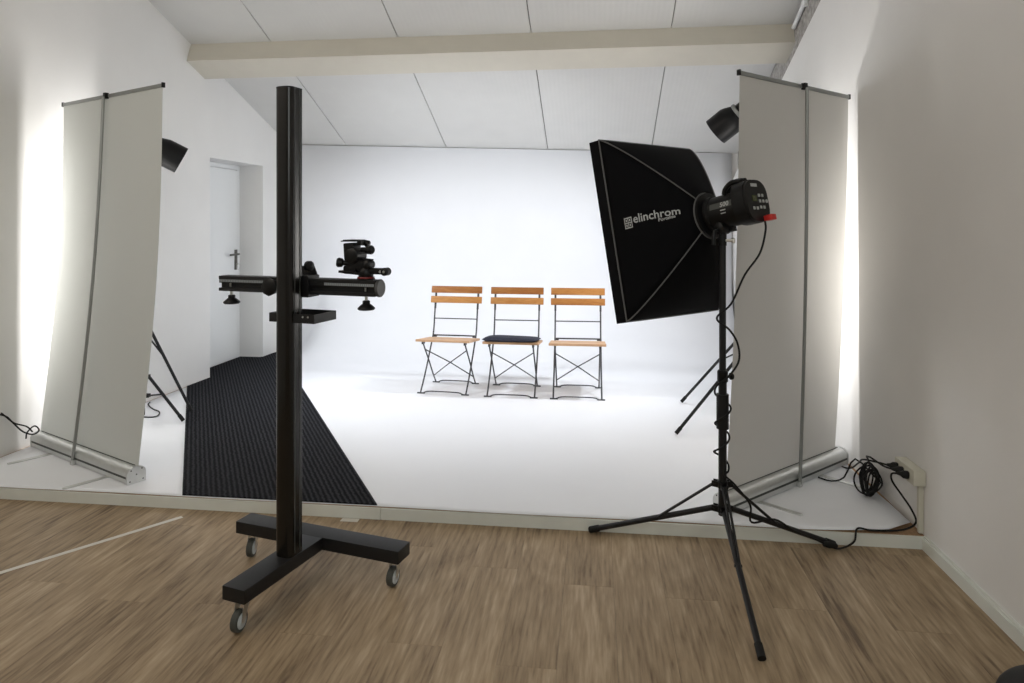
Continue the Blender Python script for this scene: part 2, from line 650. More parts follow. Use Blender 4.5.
def row_pts(xx):
    pts = []
    y_front = PF + 0.009 + 0.003 * math.sin(xx * 5)
    if xx > 1.12:
        u = (xx - 1.12) / 0.28
        y_front += 0.09 * u ** 3
    YB = yb(xx)
    q = min(1, max(0, (xx + 3.12) / 0.3))
    RAD = 0.18 + 0.66 * q * q * (3 - 2 * q)
    ys = [0, 0.012, 0.03, 0.06, 0.1, 0.16, 0.24, 0.34, 0.46, 0.6, 0.8, 1.0]
    for s in ys:
        yy = y_front + (YB - RAD - y_front) * s
        z = PZ + 0.004
        if xx > 0.9:
            u = min(1, (xx - 0.9) / 0.5)
            fr = max(0, 1 - (yy - PF) / 0.5)
            z += 0.018 * u * u * fr + 0.009 * u * fr * math.sin(xx * 17 + yy * 9) ** 2
        pts.append(Vector((xx, yy, z)))
    for k in range(1, 13):
        a = k / 12 * math.pi / 2
        pts.append(Vector((xx, YB - RAD + RAD * math.sin(a), PZ + 0.004 + RAD - RAD * math.cos(a))))
    pts.append(Vector((xx, YB, 1.3)))
    pts.append(Vector((xx, YB, ZC(YB) - 0.01)))
    return pts


grid = []
for xx in xs:
    # sheet follows the side wall on the left
    col = []
    for p in row_pts(xx):
        t = (xx + 3.27) / 4.67
        q = p.copy()
        q.x = (XL(p.y) + 0.02) * (1 - t) + 1.40 * t
        col.append(bm.verts.new(q))
    grid.append(col)
for a, b in zip(grid, grid[1:]):
    for k in range(len(a) - 1):
        bm.faces.new((a[k], b[k], b[k + 1], a[k + 1]))
bmesh.ops.recalc_face_normals(bm, faces=bm.faces[:])
o = obj('paper_backdrop', bm, M_paper)
sol = o.modifiers.new('thickness', 'SOLIDIFY')
sol.thickness = th
sol.offset = 0
tag(o, 'seamless white backdrop sweeping from the raised floor up the back wall', 'backdrop')

# carpet runner to the door
bm = NB()
cp = [(-2.04, 3.168), (-1.04, 3.168), (-3.295, 6.80), (XL(RY1) - 0.02, RY1 - 0.02), (-3.55, RY1 - 0.02), (-3.56, RY0 + 0.02), (XL(RY0) - 0.02, RY0 + 0.02), (XL(RY0) + 0.02, RY0), (XL(5.26) + 0.02, 5.26)]
prism(bm, cp, PZ + 0.007, PZ + 0.013)
o = obj('carpet_runner', bm, carpet_material(-math.atan2(1.315, 2.115)), smooth=False)
tag(o, 'charcoal ribbed carpet laid diagonally from the platform edge to the door', 'carpet')

# tape on the laminate
bm = NB()
pa, pb = Vector((-2.75, 1.99, 0)), Vector((-1.977, 3.069, 0))
d = (pb - pa).normalized()
nn = Vector((-d.y, d.x, 0)) * 0.0125
prism(bm, [(pa + nn).to_2d()[:], (pb + nn).to_2d()[:], (pb - nn).to_2d()[:], (pa - nn).to_2d()[:]], 0.0003, 0.001)
tag(obj('floor_tape', bm, M_tape, smooth=False), 'long strip of cream tape on the laminate at the left', 'tape')
bm = NB()
prism(bm, [(-1.205, 3.115), (-1.12, 3.115), (-1.12, 3.15), (-1.205, 3.15)], 0.0003, 0.0012)
tag(obj('tape_scrap', bm, M_tape, smooth=False), 'small white scrap of tape at the foot of the platform, behind the wheeled stand', 'tape')

# ------------------------------------------------------------------ folding chairs
def make_chair(label):
    t = thing('folding_chair', label, 'chair', group='folding bistro chairs in front of the backdrop')
    def slat(name, y, z, w_, h_, dpt, tilt, m):
        b = NB()
        mm = Matrix.Translation((0, y, z)) @ Matrix.Rotation(tilt, 4, 'X')
        box(b, (0, 0, 0), (w_, dpt, h_), mm, bevel=0.004)
        return obj(name, b, m, t)
    tl = R(-13)
    slat('back_slat', 0.232, 0.785, 0.442, 0.058, 0.014, tl, M_teak)
    slat('back_slat', 0.213, 0.702, 0.444, 0.056, 0.014, tl, M_teak)
    for k in range(6):
        y = -0.185 + k * 0.062
        slat('seat_slat', y, 0.420 - (y + 0.185) * 0.11, 0.438, 0.018, 0.057, R(-6), M_teakseat)
    for s in (-1, 1):
        # upright running down to the front foot
        b = NB()
        X = 0.185 * s
        tube(b, spline([(X, 0.239, 0.790), (X, 0.205, 0.62), (X, 0.165, 0.44), (X * 1.0, 0.09, 0.33), (X, -0.06, 0.14), (X * 1.0, -0.188, 0.006)], 4), 0.0065, 8)
        box(b, (X, 0.2335, 0.715), (0.016, 0.008, 0.18), Matrix.Translation((0, 0.2265, 0.735)) @ Matrix.Rotation(tl, 4, 'X') @ Matrix.Translation((0, -0.2235, -0.735)))
        obj('front_leg', b, M_chairsteel, t)
        b = NB()
        X = 0.172 * s
        tube(b, spline([(X, -0.165, 0.412), (X, -0.14, 0.37), (X, -0.01, 0.23), (X, 0.10, 0.10), (X, 0.19, 0.006)], 4), 0.006, 8)
        box(b, (X, -0.155, 0.402), (0.014, 0.05, 0.028))
        obj('rear_leg', b, M_chairsteel, t)
        b = NB()
        tube(b, [(s * 0.170, -0.11, 0.335), (0, 0.015, 0.21), (-s * 0.170, 0.13, 0.075)] if s > 0 else [(s * 0.170, -0.11, 0.335), (0, 0.024, 0.21), (-s * 0.170, 0.13, 0.075)], 0.0045, 8)
        obj('cross_brace', b, M_chairsteel, t)
    for nm, y, hw in (('front_foot_bar', -0.190, 0.21), ('rear_foot_bar', 0.192, 0.20)):
        b = NB()
        box(b, (-hw + 0.03, y, 0.005), (0.06, 0.014, 0.008))
        box(b, (hw - 0.03, y, 0.005), (0.06, 0.014, 0.008))
        tube(b, spline([(-hw + 0.05, y, 0.007), (-hw + 0.09, y, 0.019), (0, y, 0.021), (hw - 0.09, y, 0.019), (hw - 0.05, y, 0.007)], 4), 0.005, 8)
        obj(nm, b, M_chairsteel, t)
    b = NB()
    tube(b, [(-0.185, 0.189, 0.545), (0.185, 0.189, 0.545)], 0.0045, 8)
    obj('back_rail', b, M_chairsteel, t)
    b = NB()
    box(b, (0, 0.160, 0.408), (0.372, 0.012, 0.010))
    box(b, (-0.17, 0.160, 0.403), (0.03, 0.02, 0.018))
    box(b, (0.17, 0.160, 0.403), (0.03, 0.02, 0.018))
    obj('seat_rail', b, M_chairsteel, t)
    return t


CHZ = PZ + 0.0055
ch = make_chair('leftmost of the three folding bistro chairs, bare wooden seat, turned slightly to the right')
ch.location = (-1.185, 5.466, CHZ)
ch.rotation_euler.z = R(-3.5)
c2 = copy_tree(ch)
c2.location = (-0.653, 5.434, CHZ)
c2.rotation_euler.z = R(-0.5)
c2['label'] = 'middle folding bistro chair, with a dark cushion on its wooden seat'
c3 = copy_tree(ch)
c3.location = (-0.143, 5.43, CHZ)
c3.rotation_euler.z = R(1)
c3['label'] = 'rightmost of the three folding bistro chairs, bare wooden seat, beside the softbox'
# cushion
bm = NB()
nx, ny = 16, 14
rows = {}
for side in (1, -1):
    for i in range(nx + 1):
        for j in range(ny + 1):
            u, v = i / nx * 2 - 1, j / ny * 2 - 1
            if side == -1 and (abs(u) == 1 or abs(v) == 1):
                rows[(side, i, j)] = rows[(1, i, j)]
                continue
            h = (1 - abs(u) ** 5) * (1 - abs(v) ** 5)
            z = 0.020 + side * 0.020 * h ** 0.5
            px = u * 0.222 * (1 - 0.05 * abs(v) ** 4)
            py = v * 0.198 * (1 - 0.05 * abs(u) ** 4)
            z += 0.006 * u * (1 if side > 0 else 0) * -1 * h
            rows[(side, i, j)] = bm.verts.new((px, py, z))
for side in (1, -1):
    for i in range(nx):
        for j in range(ny):
            f = [rows[(side, i, j)], rows[(side, i + 1, j)], rows[(side, i + 1, j + 1)], rows[(side, i, j + 1)]]
            bm.faces.new(f if side > 0 else f[::-1])
cu = obj('seat_cushion', bm, M_cush)
cu.location = (-0.662, 5.384, CHZ + 0.4115)
cu.rotation_euler = (R(-6.2), 0, R(-0.5))
tag(cu, 'dark blue-black cushion lying on the middle folding chair', 'cushion')

# ------------------------------------------------------------------ wheeled column stand
SR = R(-13.2)
st = thing('camera_stand', 'tall black column stand on a wheeled T-shaped base with a horizontal arm', 'camera stand', (-1.128, 2.67, 0), SR)
# local: x along crossbar, -y towards the front caster
bm = NB()
box(bm, (0.012, 0.0, 0.135), (0.776, 0.092, 0.050), bevel=0.004)
obj('base_crossbar', bm, M_black, st)
bm = NB()
box(bm, (0, 0, 0), (0.098, 0.43, 0.049), Matrix.Translation((0.001, -0.253, 0.1345)) @ Matrix.Rotation(R(-1.6), 4, 'Z'), bevel=0.004)
obj('base_bar', bm, M_black, st)


def caster(x, y, ang):
    b = NB()
    ca, sa = math.cos(ang), math.sin(ang)
    m = Matrix.Translation((x, y, 0)) @ Matrix.Rotation(ang, 4, 'Z')
    box(b, (0, 0, 0.1075), (0.055, 0.05, 0.006), m)
    lathe(b, [(0.018, 0.090), (0.022, 0.096), (0.022, 0.106)], m @ Vector((0, 0, 0)), (0, 0, 1), 16)
    for s in (-1, 1):
        pts = [(-0.020, 0.094), (0.018, 0.094), (0.030, 0.034), (0.016, 0.026)]
        yy = 0.016 * s
        a = [b.verts.new(m @ Vector((p[0], yy - 0.0012, p[1]))) for p in pts]
        c = [b.verts.new(m @ Vector((p[0], yy + 0.0012, p[1]))) for p in pts]
        b.faces.new(a)
        b.faces.new(c[::-1])
        for i in range(4):
            b.faces.new((a[i], a[(i + 1) % 4], c[(i + 1) % 4], c[i]))
    cs = obj('caster', b, M_steel, st, label='steel swivel caster with a grey wheel')
    b = NB()
    cc = m @ Vector((0.022, 0, 0.0375))
    ax = m.to_3x3() @ Vector((0, 1, 0))
    lathe(b, [(0.027, -0.012), (0.036, -0.011), (0.0375, -0.006), (0.0375, 0.006), (0.036, 0.011), (0.027, 0.012)], cc, ax, 28)
    obj('wheel', b, M_tyre, cs)
    b = NB()
    lathe(b, [(0.006, -0.0165), (0.010, -0.0145), (0.026, -0.0135), (0.0265, -0.012), (0.0265, 0.012), (0.026, 0.0135), (0.010, 0.0145), (0.006, 0.0165)], cc, ax, 24)
    obj('wheel_hub', b, M_hub, cs)


caster(0.350, 0.022, R(272))
caster(-0.340, 0.020, R(290))
caster(-0.003, -0.424, R(278))
# column (rounded front)
bm = NB()


def rounded(wx, wy, rs, seg=6):
    pts = []
    for (sx, sy, a0), r in zip(((1, 1, 0), (-1, 1, 90), (-1, -1, 180), (1, -1, 270)), rs):
        cx, cy = sx * (wx / 2 - r), sy * (wy / 2 - r)
        for k in range(seg + 1):
            a = R(a0 + 90 * k / seg)
            pts.append((cx + r * math.cos(a), cy + r * math.sin(a)))
    return pts


CX, CY = 0.008, -0.195
colp = [(p[0] + CX, p[1] + CY) for p in rounded(0.078, 0.076, (0.006, 0.006, 0.030, 0.022))]
prism(bm, colp, 0.159, 1.926)
col = obj('column', bm, M_blackm, st)
bm = NB()
prism(bm, [(p[0] + CX, p[1] + CY) for p in rounded(0.079, 0.077, (0.007, 0.007, 0.030, 0.022))], 1.926, 1.931)
obj('column_cap', bm, M_plast, col)
bm = NB()
for sx in (0.0395 + CX,):
    for yy in (CY - 0.01, CY + 0.02):
        box(bm, (sx, yy, 1.05), (0.0012, 0.004, 1.76))
obj('column_groove', bm, M_slot, col)

# horizontal arm behind the column
AM = Matrix.Translation((0.012, -0.112, 1.171)) @ Matrix.Rotation(R(1.5), 4, 'Z')
armL, armR = -0.382, 0.337
bm = NB()
for zc, h in ((0.024, 0.014), (-0.024, 0.014)):
    box(bm, ((armL + armR) / 2, 0, zc), (armR - armL, 0.056, h), AM, bevel=0.003)
box(bm, ((armL + armR) / 2, 0.004, 0), (armR - armL - 0.004, 0.034, 0.050), AM)
box(bm, ((armL + armR) / 2, -0.022, 0.0105), (armR - armL, 0.006, 0.016), AM)
arm = obj('cross_arm', bm, M_black, st)
for a, b in ((armL + 0.003, -0.15), (0.115, armR - 0.006)):
    bm = NB()
    box(bm, ((a + b) / 2, -0.0254, 0.0115), (b - a, 0.001, 0.010), AM)
    obj('scale_strip', bm, M_scale, arm, smooth=False, label='silver measuring scale')
bm = NB()
k = armL + 0.01
while k < armR - 0.01:
    if not (-0.15 < k < 0.115):
        box(bm, (k, -0.0261, 0.0115), (0.0014, 0.0006, 0.0085), AM)
    k += 0.008
o = obj('scale_mark', bm, M_slot, arm, smooth=False)
o['kind'] = 'stuff'
bm = NB()
lathe(bm, [(0.030, 0.0), (0.034, 0.002), (0.034, 0.009), (0.031, 0.012)], AM @ Vector((armR, 0, 0)), AM.to_3x3() @ Vector((1, 0, 0)), 28)
obj('end_cap', bm, mat('cap_grey', (0.06, 0.06, 0.062), 0.5), arm, label='round grey end cap')
bm = NB()
box(bm, (0.0, 0.0, 0.0), (0.105, 0.075, 0.085), AM, bevel=0.006)
prism(bm, [(-0.05, 0.03), (0.05, 0.03), (0.03, 0.075), (-0.03, 0.075)], -0.036, -0.029, AM @ Matrix.Rotation(R(90), 4, 'X'))
obj('carriage', bm, M_black, st)
bm = NB()
lathe(bm, [(0.020, 0), (0.034, 0.004), (0.036, 0.018), (0.026, 0.024)], AM @ Vector((-0.122, -0.03, -0.006)), AM.to_3x3() @ Vector((0, -1, 0)), 8)
obj('clamp_knob', bm, M_plast, arm)
bm = NB()
lathe(bm, [(0.012, 0), (0.020, 0.004), (0.020, 0.018), (0.012, 0.022)], AM @ Vector((0.030, -0.012, 0.078)), AM.to_3x3() @ Vector((1, -0.3, 0)), 16)
obj('lock_knob', bm, M_plast, st)
for kx in (-0.327, 0.294):
    bm = NB()
    lathe(bm, [(0.010, 0), (0.014, -0.002), (0.014, -0.012), (0.022, -0.018), (0.032, -0.027), (0.033, -0.032), (0.028, -0.036)], AM @ Vector((kx, -0.016, -0.046)), (0, 0, 1), 20)
    kn = obj('screw_knob', bm, M_plast, arm)
    bm = NB()
    tube(bm, [AM @ Vector((kx, -0.016, -0.050)), AM @ Vector((kx, -0.016, -0.028))], 0.006, 10)
    tube(bm, [AM @ Vector((kx, -0.022, -0.012)), AM @ Vector((kx, -0.022, 0.002))], 0.0035, 8)
    obj('screw', bm, M_steel, kn, label='bright steel screw')
# small tray
bm = NB()
TX0, TX1, TY0, TY1, TZ0, TZ1 = -0.068, 0.134, -0.212, -0.075, 1.040, 1.074
TX0, TX1 = TX0 + 0.005, TX1 + 0.005
box(bm, ((TX0 + TX1) / 2, (TY0 + TY1) / 2, TZ0 + 0.0015), (TX1 - TX0, TY1 - TY0, 0.003))
for xx in (TX0, TX1):
    box(bm, (xx, (TY0 + TY1) / 2, (TZ0 + TZ1) / 2), (0.003, TY1 - TY0, TZ1 - TZ0))
for yy in (TY0, TY1):
    box(bm, ((TX0 + TX1) / 2, yy, (TZ0 + TZ1) / 2), (TX1 - TX0 + 0.003, 0.003, TZ1 - TZ0))
tr = obj('tray', bm, M_black, st, smooth=False)
bm = NB()
for xx in (0.090, 0.113):
    lathe(bm, [(0.004, 0), (0.0035, 0.002)], (xx, TY0 - 0.0014, 1.064), (0, -1, 0), 10)
obj('tray_screw', bm, M_steel, tr)

# geared camera head on the arm
gm = st.matrix_basis.copy()
HB = Matrix.Translation((-1.128, 2.67, 0)) @ Matrix.Rotation(SR, 4, 'Z') @ AM @ Matrix.Translation((0.283, 0.0, 0.0312))
HS = 1.09
gh = thing('tripod_head', 'black geared camera head with knobs standing on the right end of the arm', 'tripod head', HB.translation, HB.to_euler().z)
gh.scale = (HS, HS, HS)
bm = NB()
lathe(bm, [(0.031, 0), (0.031, 0.004)], (0, 0, 0), (0, 0, 1), 28)
obj('base_plate', bm, M_plast, gh)
bm = NB()
lathe(bm, [(0.029, 0.004), (0.0295, 0.005), (0.0295, 0.009), (0.029, 0.010)], (0, 0, 0), (0, 0, 1), 28)
obj('pan_ring', bm, M_ring, gh, label='red ring')
bm = NB()
lathe(bm, [(0.024, 0.010), (0.026, 0.014), (0.026, 0.032), (0.020, 0.040), (0.020, 0.052), (0.012, 0.056)], (0, 0, 0), (0, 0, 1), 24)
obj('pan_base', bm, M_plast, gh)
bm = NB()
box(bm, (0.045, 0, 0.030), (0.075, 0.024, 0.022), bevel=0.006)
lathe(bm, [(0.010, -0.016), (0.014, -0.013), (0.014, 0.013), (0.010, 0.016)], (0.078, 0, 0.029), (0, 1, 0), 18)
lv = obj('side_arm', bm, M_plast, gh)
bm = NB()
for xx in (0.062, 0.078):
    lathe(bm, [(0.005, 0.0), (0.004, 0.002)], (xx, -0.0155 if xx > 0.07 else -0.0125, 0.029), (0, -1, 0), 12)
obj('arm_screw', bm, M_steel, lv)
bm = NB()
box(bm, (-0.035, 0, 0.048), (0.058, 0.045, 0.034), Matrix.Rotation(R(8), 4, 'Y'), bevel=0.006)
prism(bm, [(-0.098, -0.022), (-0.02, -0.03), (0.0, -0.03), (0.0, 0.03), (-0.02, 0.03), (-0.098, 0.022)], 0.016, 0.024, Matrix.Rotation(R(4), 4, 'Y'))
box(bm, (-0.055, 0, 0.033), (0.05, 0.04, 0.03), bevel=0.008)
obj('tilt_block', bm, M_plast, gh)
bm = NB()
box(bm, (-0.047, 0, 0.100), (0.042, 0.05, 0.062), Matrix.Rotation(R(-4), 4, 'Y'), bevel=0.007)
lathe(bm, [(0.018, -0.034), (0.026, -0.030), (0.027, 0.0), (0.027, 0.028), (0.020, 0.034)], (-0.040, 0, 0.083), (0, 1, 0), 20)
obj('gear_housing', bm, M_plast, gh)
bm = NB()
box(bm, (-0.048, 0, 0.135), (0.052, 0.06, 0.007), bevel=0.002)
box(bm, (-0.070, 0, 0.137), (0.016, 0.05, 0.004), Matrix.Rotation(R(-3), 4, 'Y'))
box(bm, (-0.016, 0, 0.128), (0.018, 0.04, 0.020), bevel=0.005)
obj('quick_release', bm, M_plast, gh)
bm = NB()
lathe(bm, [(0.008, 0), (0.009, 0.025), (0.015, 0.028), (0.016, 0.045), (0.012, 0.050)], (-0.010, -0.01, 0.104), (1, -0.25, 0.0), 16)
obj('tilt_knob', bm, M_plast, gh)
bm = NB()
lathe(bm, [(0.008, 0), (0.009, 0.012), (0.012, 0.014), (0.013, 0.024), (0.009, 0.028)], (-0.022, 0.012, 0.128), (1, 0.2, -0.25), 14)
obj('tilt_knob', bm, M_plast, gh)
bm = NB()
lathe(bm, [(0.008, 0), (0.009, 0.022), (0.015, 0.026), (0.017, 0.040), (0.013, 0.046)], (-0.056, -0.012, 0.055), (-1, -0.45, 0.12), 16)
obj('pan_knob', bm, M_plast, gh)
bm = NB()
prism(bm, [(-0.03, -0.012), (0.022, -0.005), (0.022, 0.005), (-0.03, 0.012)], 0.066, 0.073, Matrix.Rotation(R(4), 4, 'Y'))
obj('lock_lever', bm, M_plast, gh)
bm = NB()
lathe(bm, [(0.010, -0.022), (0.016, -0.018), (0.016, 0.018), (0.010, 0.022)], (0.010, 0, 0.052), (0, 1, 0), 16)
obj('pivot', bm, M_plast, gh)

# ------------------------------------------------------------------ light stands
def light_stand(label, loc, rot, r_foot, hub_lo, hub_hi, top, sections, angs, radii=None, group=None, flip=False, sc=1.0, rfeet=None):
    """angs: leg bearings in radians; legs start at hub_lo and braces at hub_hi"""
    t = thing('light_stand', label, 'light stand', loc, rot, group)
    z0 = hub_lo - 0.05
    for k, (za, zb, r) in enumerate(sections):
        b = NB()
        tube(b, [(0, 0, za), (0, 0, zb)], r * sc, 14)
        p = obj('pole', b, M_black, t)
        if k:
            b = NB()
            lathe(b, [(r * sc + 0.006, za - 0.03), (r * sc + 0.008, za - 0.026), (r * sc + 0.008, za + 0.012), (r * sc + 0.003, za + 0.018)], (0, 0, 0), (0, 0, 1), 16)
            tube(b, [(0.012, 0, za - 0.01), (0.035, 0.012, za - 0.01)], 0.006, 8)
            lathe(b, [(0.008, 0), (0.014, 0.003), (0.014, 0.012), (0.010, 0.016)], (0.030, 0.011, za - 0.01), (1, 0.4, 0), 10)
            obj('clamp_collar', b, M_plast, t)
    for z, nm in ((hub_lo, 'lower_collar'), (hub_hi, 'upper_collar')):
        b = NB()
        lathe(b, [(0.017, -0.016), (0.020, -0.013), (0.020, 0.013), (0.017, 0.016)], (0, 0, z), (0, 0, 1), 18)
        for a in angs:
            m = Matrix.Rotation(a, 4, 'Z')
            for s in (-1, 1):
                box(b, (0.028, 0.011 * s, z), (0.026, 0.004, 0.024), m)
            tube(b, [m @ Vector((0.034, -0.016, z)), m @ Vector((0.034, 0.016, z))], 0.004, 8)
        obj(nm, b, M_plast, t)
    for i, a in enumerate(angs):
        rf = rfeet[i] if rfeet else r_foot
        m = Matrix.Rotation(a, 4, 'Z')
        S = Vector((0.034, 0, hub_hi if flip else hub_lo))
        E = Vector((rf, 0, 0.013))
        b = NB()
        tube(b, [m @ S, m @ E], 0.0105 * sc, 10)
        lg = obj('leg', b, M_black, t)
        b = NB()
        dd = (E - S).normalized()
        tube(b, [m @ (E - dd * 0.045), m @ (E + dd * 0.004)], 0.0130 * sc, 10)
        obj('foot_cap', b, M_rubber, lg)
        b = NB()
        J = S.lerp(E, 0.42)
        S2 = Vector((0.034, 0, hub_lo if flip else hub_hi))
        for s in (-1, 1):
            off = Vector((0, 0.006 * s, 0))
            tube(b, [m @ (S2 + off), m @ (J + off + Vector((0, 0, 0.004)))], 0.0048 * sc, 8)
        lathe(b, [(0.005, -0.014), (0.006, -0.012), (0.006, 0.012), (0.005, 0.014)], m @ J, m.to_3x3() @ Vector((0, 1, 0)), 10)
        obj('brace', b, M_black, t)
    b = NB()
    lathe(b, [(0.008, 0), (0.008, 0.02), (0.006, 0.022), (0.006, 0.03)], (0, 0, top), (0, 0, 1), 12)
    obj('spigot', b, M_steel, t)
    return t


SX, SY = 0.512, 2.862
a1 = math.atan2(3.146 - SY, -0.027 - SX)
a2 = math.atan2(2.286 - SY, 0.532 - SX)
a3 = math.atan2(3.135 - SY, 1.031 - SX)
ls = light_stand('black tripod light stand in front of the platform carrying the big softbox', (SX, SY, 0), 0, 0.59, 0.252, 0.352, 1.335,
                 [(0.228, 0.80, 0.0150), (0.80, 1.335, 0.0125)], [a1, a2, a3], rfeet=[0.605, 0.575, 0.585], sc=1.1)

# ------------------------------------------------------------------ softbox and flash head
TH_AX = R(45)          # bearing of the axis, left of +Y
PIT = R(12.0)
fx = Vector((-math.sin(TH_AX), math.cos(TH_AX), 0))
ax = (fx * math.cos(PIT) - Vector((0, 0, 1)) * math.sin(PIT)).normalized()   # towards the opening
upv = (Vector((0, 0, 1)) * math.cos(PIT) + fx * math.sin(PIT)).normalized()
rt = ax.cross(upv).normalized()           # right when looking along the axis
OC = Vector((0.275, 3.117, 1.391)) + rt * 0.020        # centre of the seam rectangle
HWX, HHY, DEP, RR = 0.310, 0.391, 0.268, 0.092
SB = Matrix((rt, upv, -ax)).transposed().to_4x4()    # x right, y up, z back towards the flash
SB.translation = OC
sb = thing('softbox', 'large black rectangular softbox with silver wordmark fitted to the flash head', 'softbox', OC)
sb.rotation_euler = SB.to_euler()


def sq_pt(k):
    """k in 0..4 round the rectangle from the (+x,+y) corner"""
    c = [(1, 1), (-1, 1), (-1, -1), (1, -1), (1, 1)]
    i = int(k) % 4
    f = k - int(k)
    a, b = c[i], c[i + 1]
    return Vector(((a[0] * (1 - f) + b[0] * f) * HWX, (a[1] * (1 - f) + b[1] * f) * HHY))


def sb_pt(k, v):
    """v=0 at the seam, v=1 at the ring"""
    s = sq_pt(k)
    ang = math.pi / 4 + (k % 4) * math.pi / 2
    c = Vector((math.cos(ang), math.sin(ang))) * RR
    g = v ** 1.25
    p = s * (1 - g) + c * g
    f = k - int(k)
    bul = 1 + 0.05 * math.sin(math.pi * v) * math.sin(math.pi * f)
    p = p * bul
    return Vector((p.x, p.y, DEP * v))


for i in range(4):
    bm = NB()
    nu, nv = 14, 14
    g = [[bm.verts.new(sb_pt(i + min(u / nu, 0.99999), v / nv)) for v in range(nv + 1)] for u in range(nu + 1)]
    for u in range(nu):
        for v in range(nv):
            bm.faces.new((g[u][v], g[u + 1][v], g[u + 1][v + 1], g[u][v + 1]))
    p = obj('panel', bm, M_fabric, sb)
    sm = p.modifiers.new('thickness', 'SOLIDIFY')
    sm.thickness = 0.003
    bm = NB()
    tube(bm, [sb_pt(i, v / 20) * 1.0 + Vector((0, 0, 0.001)) for v in range(21)], 0.0032, 6)
    obj('rib_piping', bm, M_piping, sb, label='grey piping along a rib')
# lip in front of the seam
bm = NB()
LIP = 0.055
ring_prof = []
cs = [(1, 1), (-1, 1), (-1, -1), (1, -1)]
outer0 = [bm.verts.new((c[0] * HWX, c[1] * HHY, 0)) for c in cs]
outer1 = [bm.verts.new((c[0] * (HWX + 0.004), c[1] * (HHY + 0.004), -LIP)) for c in cs]
inner1 = [bm.verts.new((c[0] * (HWX - 0.002), c[1] * (HHY - 0.002), -LIP)) for c in cs]
inner0 = [bm.verts.new((c[0] * (HWX - 0.006), c[1] * (HHY - 0.006), 0)) for c in cs]
for A, B in ((outer0, outer1), (outer1, inner1), (inner1, inner0), (inner0, outer0)):
    for i in range(4):
        j = (i + 1) % 4
        bm.faces.new((A[i], A[j], B[j], B[i]))
obj('front_lip', bm, M_fabric, sb, smooth=False)
bm = NB()
loop = []
for i in range(4):
    a, b = cs[i], cs[(i + 1) % 4]
    for q in range(8):
        f = q / 8
        loop.append(Vector(((a[0] * (1 - f) + b[0] * f) * (HWX + 0.001), (a[1] * (1 - f) + b[1] * f) * (HHY + 0.001), 0.0005)))
loop.append(loop[0].copy())
tube(bm, loop, 0.0035, 6)
obj('seam_piping', bm, M_piping, sb, label='grey piping round the opening')
bm = NB()
box(bm, (0, 0, -0.006), (HWX * 2 - 0.016, HHY * 2 - 0.016, 0.002))
obj('diffuser', bm, M_diff, sb, smooth=False, label='white diffusing cloth')
bm = NB()
lathe(bm, [(RR - 0.006, DEP - 0.004), (RR + 0.004, DEP - 0.003), (RR + 0.004, DEP + 0.010), (RR - 0.006, DEP + 0.012)], (0, 0, 0), (0, 0, 1), 36)
obj('speed_ring', bm, M_plast, sb)
bm = NB()
tube(bm, [Vector((math.cos(a) * (RR + 0.005), math.sin(a) * (RR + 0.005), DEP - 0.004)) for a in [i * math.pi / 20 for i in range(41)]], 0.0038, 6, caps=False)
obj('ring_piping', bm, M_piping, sb, label='grey piping round the ring')


# wordmark on the side panel that faces the camera (panel with -x, between k=1 and k=2)
def on_panel(cv, ck):
    def fn(p):
        # text x runs from the seam to the ring, y runs up the panel
        v = cv + p.x / 0.43
        uu = ck - (p.y + (v - 0.2) * 0.43 * 0.06) / (2 * HHY * (1 - 0.70 * v))
        e = 0.004
        q = sb_pt(uu, v)
        n = (sb_pt(uu + e, v) - q).cross(sb_pt(uu, v + e) - q).normalized()
        if n.x > 0:
            n = -n
        return q + n * (0.003 + p.z)
    return fn


WM_V, WM_U = 0.20, 1.50
bm = text_bm('elinchrom', 0.047, None, sx=1.20, fn=on_panel(WM_V + 0.115, WM_U - 0.005), bold=0.0006)
obj('wordmark', bm, M_print, sb, smooth=False, label='silver wordmark')
bm = text_bm('Portalite', 0.018, None, sx=1.3, fn=on_panel(WM_V + 0.40, WM_U + 0.030), bold=0.0003)
obj('wordmark_small', bm, M_print, sb, smooth=False, label='small silver italic wordmark')
bm = NB()
fn = on_panel(WM_V, WM_U + 0.004)
S_ = 0.043
bars = [(0, 0, 1, .1), (0, .9, 1, .1), (0, 0, .1, 1), (.9, 0, .1, 1), (.46, 0, .08, 1), (0, .46, 1, .08),
        (.2, .18, .16, .2), (.64, .18, .16, .2), (.2, .62, .16, .2), (.64, .62, .16, .2)]
bars = [tuple(c * S_ for c in q) for q in bars]
for (x0, y0, wx, wy) in bars:
    q = [fn(Vector((x0 + a * wx, y0 + b * wy - 0.010, 0.0004))) for a, b in ((0, 0), (1, 0), (1, 1), (0, 1))]
    vs = [bm.verts.new(v) for v in q]
    bm.faces.new(vs)
obj('emblem', bm, M_print, sb, smooth=False, label='square silver emblem beside the wordmark')

# flash head: cylinder along the axis, control panel at the back
FO = OC - ax * (DEP + 0.016)
FM = Matrix((rt, upv, -ax)).transposed().to_4x4()
FM.translation = FO
fh = thing('flash_head', 'black studio flash head with grey buttons on its back, plugged into the softbox', 'flash head', FO)
fh.rotation_euler = FM.to_euler()
fh.scale = (1.04, 1.04, 0.90)
FM = FM @ Matrix.Diagonal((1.04, 1.04, 0.90, 1))
bm = NB()
lathe(bm, [(0.060, 0.0), (0.072, 0.003), (0.072, 0.02), (0.066, 0.024), (0.066, 0.19), (0.06, 0.20)], (0, 0, 0), (0, 0, 1), 36)
obj('body', bm, M_plast, fh)
